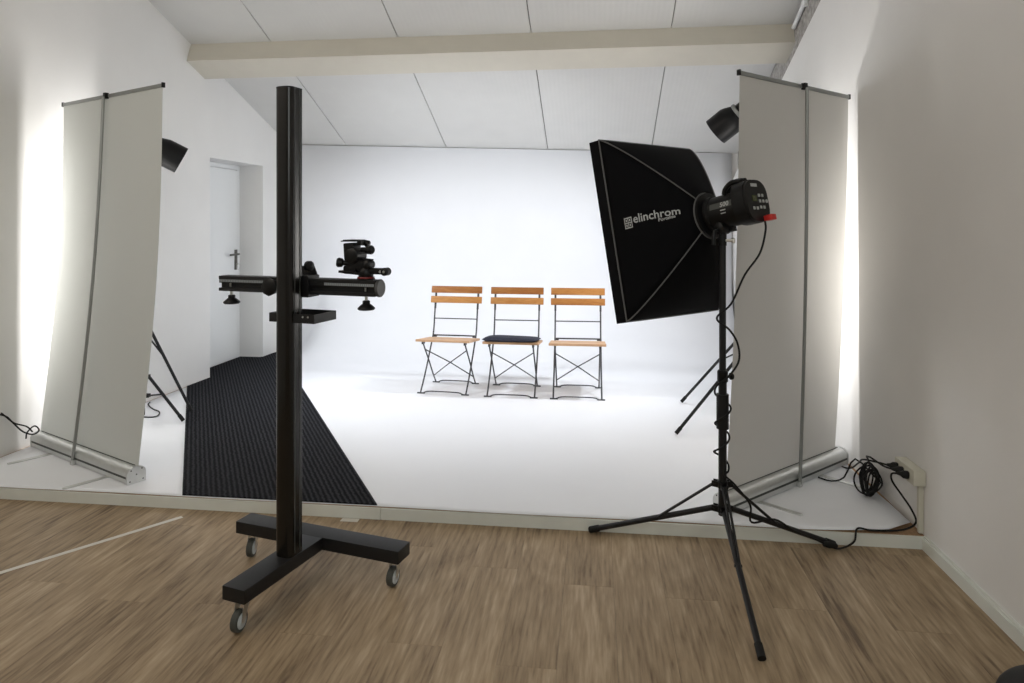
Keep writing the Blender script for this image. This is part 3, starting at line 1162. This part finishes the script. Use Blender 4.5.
# rear housing, rounded with a carrying hump on top
bm = NB()
hp_ = []
for k in range(28):
    a = 2 * math.pi * k / 28
    ca, sa = math.cos(a), math.sin(a)
    rx = 0.074 * math.copysign(abs(ca) ** 0.75, ca)
    ry = 0.074 * math.copysign(abs(sa) ** 0.75, sa)
    if sa > 0.2:
        ry += 0.020
    hp_.append((rx, ry))
prism(bm, hp_, 0.165, 0.225)
prism(bm, [(p[0] * 0.97, p[1] * 0.97) for p in hp_], 0.225, 0.240)
hs = obj('rear_housing', bm, M_plast, fh)
bm = NB()
tube(bm, spline([(0, 0.064, 0.10), (0, 0.088, 0.112), (0, 0.104, 0.15), (0, 0.098, 0.20)], 5), 0.010, 10)
tube(bm, spline([(0.03, 0.060, 0.10), (0.03, 0.080, 0.112), (0.03, 0.098, 0.15), (0.03, 0.092, 0.20)], 5), 0.010, 10)
tube(bm, spline([(-0.03, 0.060, 0.10), (-0.03, 0.080, 0.112), (-0.03, 0.098, 0.15), (-0.03, 0.092, 0.20)], 5), 0.010, 10)
obj('handle', bm, M_plast, fh)
bm = NB()
box(bm, (-0.020, 0.018, 0.2405), (0.030, 0.024, 0.002))
obj('display', bm, M_lcd, hs, smooth=False, label='dim olive display')
for bx, by in ((0.012, 0.030), (0.034, 0.030), (0.012, 0.008), (0.034, 0.008), (-0.034, -0.020), (-0.012, -0.020), (0.012, -0.016), (0.034, -0.016)):
    bm = NB()
    box(bm, (bx, by, 0.2415), (0.012, 0.012, 0.004), bevel=0.002)
    obj('button', bm, M_btn, hs)
bm = NB()
lathe(bm, [(0.007, 0.238), (0.007, 0.244), (0.005, 0.245)], (0.056, 0.008, 0), (0, 0, 1), 14)
obj('dial', bm, M_btn, hs)
bm = NB()
box(bm, (-0.01, 0.070, 0.2405), (0.040, 0.012, 0.002))
obj('type_plate', bm, M_btn, hs, smooth=False, label='small pale plate on top')
# band with number on the side facing the camera (-x side)


def on_cyl(z0, y0):
    def fn(p):
        # x runs from the ring (z=0) back; y up round the cylinder; on the -x side
        r = 0.0668
        a = (p.y + y0) / r
        rr = r + p.z
        return Vector((-math.cos(a) * rr, math.sin(a) * rr, z0 + p.x))
    return fn


f1 = on_cyl(0.040, 0.012)
bm = NB()
for k in range(4):
    q = [f1(Vector((a, b, 0))) for a, b in ((0, -0.004 + k * 0.006), (0.115, -0.004 + k * 0.006), (0.115, 0.002 + k * 0.006), (0, 0.002 + k * 0.006))]
    bm.faces.new([bm.verts.new(v) for v in q])
obj('side_band', bm, mat('band_grey', (0.06, 0.065, 0.06), 0.5), fh, label='dark grey band along the side')
bm = text_bm('500', 0.026, None, sx=1.2, fn=on_cyl(0.095, 0.0115), bold=0.0006)
obj('number', bm, M_print, fh, smooth=False, label='number 500 in silver')
bm = NB()
for (x0, y0, wx) in ((0.055, -0.012, 0.028), (0.055, -0.024, 0.026)):
    q = [f1(Vector((x0 + a * wx, y0 - 0.004 + b * 0.004, 0.0006))) for a, b in ((0, 0), (1, 0), (1, 1), (0, 1))]
    bm.faces.new([bm.verts.new(v) for v in q])
obj('side_mark', bm, M_btn, fh, smooth=False, label='two short pale lines')
# mounting bracket down to the stand
Fi = FM.inverted()
bm = NB()
top_s = Fi @ Vector((SX, SY, 1.345))
pv = Vector((0, -0.078, (Fi @ Vector((SX, SY, 1.40))).z))
tube(bm, [Fi @ Vector((SX, SY, 1.325)), Fi @ Vector((SX, SY, 1.395))], 0.017, 14)
lathe(bm, [(0.014, -0.030), (0.024, -0.026), (0.024, 0.026), (0.014, 0.030)], Fi @ Vector((SX, SY, 1.395)), (1, 0, 0), 18)
box(bm, (0, -0.072, pv.z), (0.03, 0.022, 0.07))
obj('tilt_bracket', bm, M_plast, fh)
bm = NB()
g0 = Fi @ Vector((SX, SY, 1.39))
tube(bm, [g0 + Vector((-0.02, 0, 0)), g0 + Vector((-0.055, -0.008, 0))], 0.006, 8)
tube(bm, spline([g0 + Vector((-0.052, -0.004, 0)), g0 + Vector((-0.060, -0.03, -0.004)), g0 + Vector((-0.062, -0.06, -0.01))], 4), 0.009, 10)
obj('tilt_lever', bm, M_plast, fh)
bm = NB()
g1 = Fi @ Vector((SX, SY, 1.345))
tube(bm, [g1, Fi @ Vector((SX + 0.04, SY - 0.02, 1.345))], 0.006, 8)
lathe(bm, [(0.008, 0), (0.012, 0.004), (0.012, 0.012)], Fi @ Vector((SX + 0.032, SY - 0.016, 1.345)), Fi.to_3x3() @ Vector((1, -0.5, 0)), 12)
obj('clamp_screw', bm, M_steel, fh)
# red plug lying in the mains socket
bm = NB()
box(bm, (0.030, -0.060, 0.246), (0.026, 0.020, 0.014), bevel=0.003)
box(bm, (0.030, -0.060, 0.266), (0.030, 0.022, 0.032), bevel=0.004)
obj('safety_tag', bm, M_red, fh, label='red plug tag at the back')
cordstart = FM @ Vector((0.028, -0.078, 0.236))

# ------------------------------------------------------------------ power cord of the flash head
P0 = cordstart
pole = lambda z, a, r=0.023: Vector((SX + r * math.cos(a), SY + r * math.sin(a), z))
path = [FM @ Vector((0.028, -0.066, 0.236)), P0 + Vector((0, 0, -0.03)), P0 + Vector((-0.02, 0.01, -0.12)), P0.lerp(Vector((SX + 0.03, SY - 0.02, 1.07)), 0.6), Vector((SX + 0.030, SY - 0.02, 1.09)),
        pole(1.03, 3.6, 0.028), pole(0.985, 5.6, 0.03), Vector((SX + 0.055, SY - 0.02, 0.93)), Vector((SX + 0.06, SY - 0.02, 0.86)), pole(0.80, 5.3, 0.035), pole(0.76, 3.9, 0.036), pole(0.72, 2.5, 0.034)]
n = 26
for i in range(n):
    f = i / (n - 1)
    path.append(pole(0.70 - 0.30 * f, 2.0 - f * 16.0, 0.024 + 0.010 * (0.5 + 0.5 * math.sin(f * 19))))
d3 = Vector((math.cos(a3), math.sin(a3), 0))
path += [Vector((SX + 0.045, SY - 0.02, 0.36)), Vector((SX, SY, 0)) + d3 * 0.12 + Vector((0.01, -0.02, 0.26)), Vector((SX, SY, 0)) + d3 * 0.14 + Vector((0, -0.02, 0.185)),
         Vector((SX, SY, 0)) + d3 * 0.26 + Vector((0, -0.012, 0.175)), Vector((SX, SY, 0)) + d3 * 0.36 + Vector((0.0, -0.022, 0.116)), Vector((SX, SY, 0)) + d3 * 0.46 + Vector((0, -0.026, 0.07)),
         Vector((SX, SY, 0)) + d3 * 0.55 + Vector((0.01, -0.03, 0.02)), Vector((1.05, 3.095, 0.013)), Vector((1.115, 3.128, 0.030)), Vector((1.14, 3.16, 0.074)), Vector((1.20, 3.165, 0.068)),
         Vector((1.33, 3.185, 0.066)), Vector((1.398, 3.20, 0.095)), Vector((1.384, 3.21, 0.150)), Vector((1.345, 3.21, 0.21)), Vector((1.305, 3.21, 0.27)), Vector((1.300, 3.205, 0.305)), Vector((1.322, 3.198, 0.311))]
bm = NB()
tube(bm, spline(path, 6), 0.0042, 8)
pc = obj('power_cord', bm, M_rubber)
tag(pc, 'black power cord winding down the softbox stand and along the floor to the sockets', 'cord')
bm = NB()
e = Vector((SX, SY, 0)) + d3 * 0.52
tube(bm, [e + Vector((0, -0.028, 0.036)), e + d3 * 0.02 + Vector((0.005, -0.03, 0.031)), e + d3 * 0.055 + Vector((0.01, -0.032, 0.022))], [0.010, 0.014, 0.010], 12)
obj('inline_plug', bm, M_rubber, pc)
bm = NB()
tube(bm, [pole(0.70, 0, 0.0) + Vector((0, 0, 0.02)), pole(0.58, 0, 0.0)], 0.0245, 14)
obj('cord_strap', bm, M_rubber, pc)

# ------------------------------------------------------------------ socket box on the right wall
BX = XR - 0.052
sk = thing('socket_box', 'beige surface-mounted socket box low on the right wall above the platform corner', 'socket', (XR, 3.15, 0.275))
bm = NB()
box(bm, (-0.027, 0.095, 0.032), (0.050, 0.19, 0.066), bevel=0.004)
obj('housing', bm, M_socket, sk)
bm = NB()
box(bm, (-0.012, 0.03, -0.1075), (0.020, 0.020, 0.210), bevel=0.002)
obj('cable_duct', bm, M_socket, sk)
for k in range(3):
    bm = NB()
    lathe(bm, [(0.021, 0), (0.024, 0.002), (0.022, 0.004)], (-0.052, 0.042 + k * 0.053, 0.032), (-1, 0, 0), 20)
    obj('socket_face', bm, M_socket, sk)
plugs = []
for k, yy in enumerate((3.15 + 0.055 + 0.04, 3.15 + 0.125 + 0.03, 3.15 + 0.195 + 0.02)):
    yy = 3.15 + 0.042 + k * 0.053
    bm = NB()
    lathe(bm, [(0.016, 0), (0.018, 0.004), (0.017, 0.020), (0.009, 0.032), (0.006, 0.045)], (XR - 0.0565, yy, 0.307), (-1, 0.15, 0.10), 16)
    o = obj('plug', bm, M_rubber)
    plugs.append(Vector((XR - 0.0565 - 0.044, yy + 0.006, 0.311)))
    tag(o, ['black plug in the socket nearest the front of the platform', 'black plug in the middle socket of the wall box', 'black plug in the rearmost socket of the wall box'][k], 'plug', 'plugs in the wall box')

# coiled extension cable leaning on the wall
bm = NB()
cc = Vector((1.350, 3.58, PZ - 0.018))
pts = []
rnd = random.Random(3)
NL = 9
for i in range(NL * 14 + 1):
    a = 2 * math.pi * i / 14
    lp = i / 14
    rx = 0.066 + 0.022 * math.sin(lp * 2.3) + 0.006 * rnd.random()
    rz = 0.066 + 0.016 * math.sin(lp * 1.7 + 1)
    tilt = 0.35 * math.sin(lp * 3.1)
    lx = math.cos(a) * rx
    lz = math.sin(a) * rz
    x_ = lx * math.cos(0.5 + tilt)
    y_ = lx * math.sin(0.5 + tilt) * 0.7 + 0.03 * math.sin(lp * 2.0)
    pts.append(cc + Vector((x_ * 0.75 - 0.01, y_ - 0.02, lz + 0.108)))
start = [Vector((1.17, 3.79, PZ + 0.012)), Vector((1.22, 3.74, PZ + 0.013)), Vector((1.27, 3.70, PZ + 0.05)), Vector((1.31, 3.66, PZ + 0.16))]
end = [plugs[1] + Vector((-0.07, 0.10, 0.02)), plugs[1] + Vector((-0.03, 0.02, 0.006)), plugs[1]]
tube(bm, spline(start + pts + end, 3), 0.0042, 7)
o = obj('extension_cable', bm, M_rubber)
tag(o, 'coiled black extension cable leaning against the right wall beside the socket box', 'cable')
bm = NB()
mid = [plugs[2], plugs[2] + Vector((-0.03, 0.03, 0.0)), plugs[2] + Vector((-0.06, 0.12, -0.02)), Vector((1.36, 3.76, 0.16)), Vector((1.37, 3.95, PZ + 0.012)), Vector((1.28, 4.12, PZ + 0.012)), Vector((1.1, 4.35, PZ + 0.012))]
tube(bm, spline(mid, 6), 0.0042, 7)
tag(obj('lamp_cable', bm, M_rubber), 'black cable from the rearmost socket running behind the right roll-up screen', 'cable')
# ------------------------------------------------------------------ roll-up screens seen from behind
def rollup(label, pa, pb, side, lean, height, bow, pole_at, feet, group, inset=0.035, shift=0.0, sheet_mat=M_screen):
    """pa, pb: ends of the cassette on the floor; side: +1 when the camera is at local -y"""
    pa, pb = Vector(pa), Vector(pb)
    d = pb - pa
    L = d.length
    ang = math.atan2(d.y, d.x)
    mid = (pa + pb) / 2
    t = thing('rollup_screen', label, 'screen', (mid.x, mid.y, PZ + 0.0055), ang, group)
    H = L / 2
    # cassette: D profile, local y<0 faces the camera
    prof = [(-0.044, 0.004), (-0.046, 0.030), (-0.040, 0.034), (-0.046, 0.040)]
    for k in range(9):
        a = R(180 - k * 14)
        prof.append((0.0 + 0.046 * math.cos(a), 0.048 + 0.038 * math.sin(a)))
    prof += [(0.042, 0.066), (0.046, 0.040), (0.046, 0.004)]
    b = NB()
    va = [b.verts.new((-H + 0.012, p[0], p[1])) for p in prof]
    vb = [b.verts.new((H - 0.012, p[0], p[1])) for p in prof]
    b.faces.new(va)
    b.faces.new(vb[::-1])
    for i in range(len(prof)):
        j = (i + 1) % len(prof)
        b.faces.new((va[i], va[j], vb[j], vb[i]))
    obj('cassette', b, M_alu, t)
    b = NB()
    box(b, (0, -0.0445, 0.0335), (L - 0.03, 0.004, 0.010))
    obj('cassette_slot', b, M_slot, t, smooth=False, label='dark slot along the cassette')
    b = NB()
    box(b, (0, 0.006, 0.0865), (L - 0.05, 0.008, 0.003))
    obj('sheet_slot', b, M_slot, t, smooth=False, label='dark line where the sheet leaves the cassette')
    for s in (-1, 1):
        b = NB()
        pr = [(-0.048, 0.001), (-0.049, 0.05)] + [(0.049 * math.cos(R(180 - k * 15)), 0.048 + 0.041 * math.sin(R(180 - k * 15))) for k in range(1, 12)] + [(0.049, 0.05), (0.048, 0.001)]
        x0, x1 = (H - 0.012, H) if s > 0 else (-H, -H + 0.012)
        va = [b.verts.new((x0, p[0], p[1])) for p in pr]
        vb = [b.verts.new((x1, p[0], p[1])) for p in pr]
        b.faces.new(va)
        b.faces.new(vb[::-1])
        for i in range(len(pr)):
            j = (i + 1) % len(pr)
            b.faces.new((va[i], va[j], vb[j], vb[i]))
        ec = obj('end_plate', b, M_alu, t)
        for (yy, zz) in ((-0.034, 0.015), (0.034, 0.015), (-0.028, 0.070), (0.028, 0.070), (0, 0.045)):
            b = NB()
            lathe(b, [(0.004, 0), (0.0035, 0.0015)], (H * s, yy, zz), (s, 0, 0), 8)
            obj('screw', b, M_slot, ec)
    for fxp in feet:
        b = NB()
        sgn = -1
        outl = [(-0.014, 0.02), (0.014, 0.02), (0.014, -0.24), (0.008, -0.252), (-0.008, -0.252), (-0.014, -0.24)]
        m = Matrix.Translation((fxp[0], 0, 0)) @ Matrix.Rotation(fxp[1], 4, 'Z')
        prism(b, outl, 0.0, 0.005, m)
        obj('swivel_foot', b, M_alu, t, smooth=False)
    # sheet
    W = H - inset
    WC = shift
    nx, nz = 16, 30
    Z0, Z1 = 0.085, height
    rnd = random.Random(len(label))
    ph = rnd.random() * 6

    def yoff(u, f):
        return 0.006 + lean * f + bow * math.sin(math.pi * f) + 0.004 * math.sin(u * 9 + ph) * math.sin(math.pi * f)
    b = NB()
    g = []
    for i in range(nx + 1):
        u = i / nx * 2 - 1
        g.append([b.verts.new((u * W + WC, yoff(u, j / nz), Z0 + (Z1 - Z0) * j / nz)) for j in range(nz + 1)])
    for i in range(nx):
        for j in range(nz):
            b.faces.new((g[i][j], g[i + 1][j], g[i + 1][j + 1], g[i][j + 1]))
    obj('sheet', b, sheet_mat, t)
    b = NB()
    box(b, (WC, yoff(0, 1), Z1 + 0.002), (2 * W + 0.006, 0.014, 0.020), bevel=0.004)
    tr_ = obj('top_rail', b, M_aludark, t)
    for s in (-1, 1):
        b = NB()
        box(b, (WC + s * (W + 0.006), yoff(0, 1), Z1 + 0.003), (0.010, 0.018, 0.028), bevel=0.003)
        obj('rail_cap', b, M_plast, tr_)
    b = NB()
    pts = [(pole_at, -0.055 if False else -0.052, 0.012)]
    px_top = pole_at + (0.0)
    P = []
    for k in range(17):
        f = k / 16
        yb_ = -0.050 * (1 - f) + (lean - 0.014) * f + bow * 0.9 * math.sin(math.pi * f) - 0.006
        P.append((pole_at, yb_, 0.014 + (Z1 - 0.006 - 0.014) * f))
    tube(b, P, 0.0088, 10)
    po = obj('support_pole', b, M_aludark, t)
    b = NB()
    box(b, (pole_at, yoff(0, 1) - 0.012, Z1 + 0.002), (0.026, 0.022, 0.034), bevel=0.003)
    obj('pole_hook', b, M_plast, po)
    b = NB()
    box(b, (pole_at, -0.054, 0.014), (0.028, 0.018, 0.026), bevel=0.002)
    obj('pole_socket', b, M_alu, po)
    return t


rl = rollup('greenish grey roll-up screen seen from behind at the left wall', (-3.375, 3.785), (-2.375, 3.292), 1, 0.130, 2.092, 0.03, -0.010, [(-0.30, R(-5)), (0.35, R(-5))], 'roll-up screens', 0.0, 0.006)
rr = rollup('warm grey roll-up screen seen from behind at the right wall', (0.585, 3.295), (1.375, 4.065), 1, -0.075, 2.05, -0.012, 0.030, [(-0.315, R(6)), (0.26, R(2))], 'roll-up screens', 0.045, -0.004, M_screenw)

# cable at the left screen
bm = NB()
pts = [(-3.424, 3.57, 0.312), (-3.394, 3.613, 0.248), (-3.357, 3.648, 0.183), (-3.336, 3.701, 0.151), (-3.327, 3.732, 0.168), (-3.364, 3.738, 0.189), (-3.39, 3.715, 0.156), (-3.397, 3.714, 0.119)]
tube(bm, spline(pts, 6), 0.0042, 8)
pts = [(-3.424, 3.56, 0.306), (-3.399, 3.583, 0.286), (-3.384, 3.615, 0.242), (-3.353, 3.669, 0.207), (-3.358, 3.718, 0.161)]
tube(bm, spline(pts, 6), 0.0042, 8)
tag(obj('looped_cable', bm, M_rubber), 'black looped cable hanging over the end of the left roll-up screen', 'cable')

# ------------------------------------------------------------------ flash stands behind the screens
def flash_reflector(label, p, aim, rad, ln, group):
    d = (aim - p).normalized()
    m = Matrix((d.cross(Vector((0, 0, 1))).normalized(), Vector((0, 0, 1)), d)).transposed()
    q = d.to_track_quat('Z', 'Y')
    t = thing('studio_lamp', label, 'lamp', p, 0, group)
    t.rotation_euler = q.to_euler()
    b = NB()
    lathe(b, [(0.045, -0.25), (0.060, -0.24), (0.062, -0.03), (0.055, 0.0)], (0, 0, 0), (0, 0, 1), 28)
    obj('housing', b, M_plast, t)
    b = NB()
    R0 = 0.070
    prof = [(R0, 0.0), (R0 + 0.01, 0.012), (rad * 0.93, 0.05), (rad, 0.075), (rad, ln), (rad - 0.004, ln), (rad - 0.004, 0.078), (rad * 0.9, 0.055), (0.05, 0.012)]
    lathe(b, prof, (0, 0, 0), (0, 0, 1), 36)
    obj('reflector', b, M_plast, t)
    b = NB()
    lathe(b, [(R0 + 0.006, -0.022), (R0 + 0.010, -0.018), (R0 + 0.010, -0.002), (R0 + 0.006, 0.002)], (0, 0, 0), (0, 0, 1), 28)
    obj('bayonet_ring', b, M_aludark, t)
    b = NB()
    lathe(b, [(0.02, 0.014), (0.024, 0.03), (0.018, 0.05)], (0, 0, 0), (0, 0, 1), 16)
    obj('lamp_glass', b, M_diff, t)
    b = NB()
    mi = t.rotation_euler.to_matrix().inverted()
    dn_ = mi @ Vector((0, 0, -1))
    c0 = Vector((0, 0, -0.09))
    tube(b, [c0 + dn_ * 0.05, c0 + dn_ * 0.12], 0.016, 12)
    lathe(b, [(0.016, -0.025), (0.022, -0.022), (0.022, 0.022), (0.016, 0.025)], c0 + dn_ * 0.085, dn_.orthogonal(), 14)
    obj('tilt_bracket', b, M_plast, t)
    return t, (Matrix.Translation(p) @ t.rotation_euler.to_matrix().to_4x4()) @ c0


def bearing(ax_, ay, bx, by):
    return math.atan2(by - ay, bx - ax_)


GRP = 'lamps and stands behind the screens'
ZF = PZ + 0.0055
hl, base = flash_reflector('black cylindrical flash lamp looking out behind the left roll-up screen', HEAD_L, AIM_L, 0.098, 0.20, None)
aL = bearing(base.x, base.y, -2.872, 4.565)
rL = math.hypot(-2.872 - base.x, 4.565 - base.y)
light_stand('black light stand behind the left screen with steep legs by the carpet', (base.x, base.y, ZF), 0, 0.3, 0.58, 0.67, base.z - ZF - 0.17,
            [(0.5, 1.1, 0.013), (1.1, base.z - ZF - 0.17, 0.0105)], [aL, aL + R(120), aL - R(120)], flip=True, rfeet=[rL, 0.16, 0.34])
hr, base = flash_reflector('black cylindrical flash lamp looking out beside the top of the right screen', HEAD_R, AIM_R, 0.105, 0.20, None)
aR = bearing(base.x, base.y, 0.642, 5.247)
rR = math.hypot(0.642 - base.x, 5.247 - base.y)
light_stand('black light stand behind the right screen, one braced leg reaching on to the white floor', (base.x, base.y, ZF), 0, 0.4, 0.44, 0.56, base.z - ZF - 0.17,
            [(0.4, 1.2, 0.013), (1.2, base.z - ZF - 0.17, 0.0105)], [aR, aR + R(120), aR - R(120)], flip=True, rfeet=[rR, 0.34, 0.34])
# low lamp stands (mostly hidden), carrying the wall lamps
for (P, foot, hz, lab) in ((LOW_L, (-2.783, 4.331), 0.18, 'low black lamp stand behind the left screen, one flat leg showing'),
                       (LOW_R, (0.51, 4.451), 0.42, 'low black lamp stand behind the right screen, lower leg on the white floor')):
    a = bearing(P.x, P.y, *foot)
    r_ = math.hypot(foot[0] - P.x, foot[1] - P.y)
    st_ = light_stand(lab, (P.x, P.y, ZF), 0, 0.45, hz, hz + 0.13, 0.98, [(hz - 0.05, 0.98, 0.013)], [a, a + R(120), a - R(120)], flip=True,
                      rfeet=[r_, 0.17, 0.25])
bm = NB()
tube(bm, spline([(-3.325, 4.76, 0.067), (-3.29, 4.69, 0.067), (-3.18, 4.586, 0.067), (-3.096, 4.531, 0.067), (-3.043, 4.448, 0.067), (-3.05, 4.398, 0.067), (-3.139, 4.387, 0.067)], 6), 0.0042, 8)
tag(obj('curled_cable', bm, M_rubber), 'black cable curled on the white floor by the left lamp stands', 'cable')

# black bag at the lower right corner of the picture
bm = NB()
bmesh.ops.create_uvsphere(bm, u_segments=28, v_segments=16, radius=1)
for v in bm.verts:
    c = v.co
    s = 1.0
    z = max(c.z, -0.75)
    v.co = Vector((math.copysign(abs(c.x) ** 0.8, c.x) * 0.17, math.copysign(abs(c.y) ** 0.8, c.y) * 0.12, (z + 0.75) * 0.10))
o = obj('black_bag', bm, M_bag)
o.location = (1.285, 2.045, 0.001)
tag(o, 'black rounded bag on the laminate at the lower right corner, mostly cut off', 'bag')
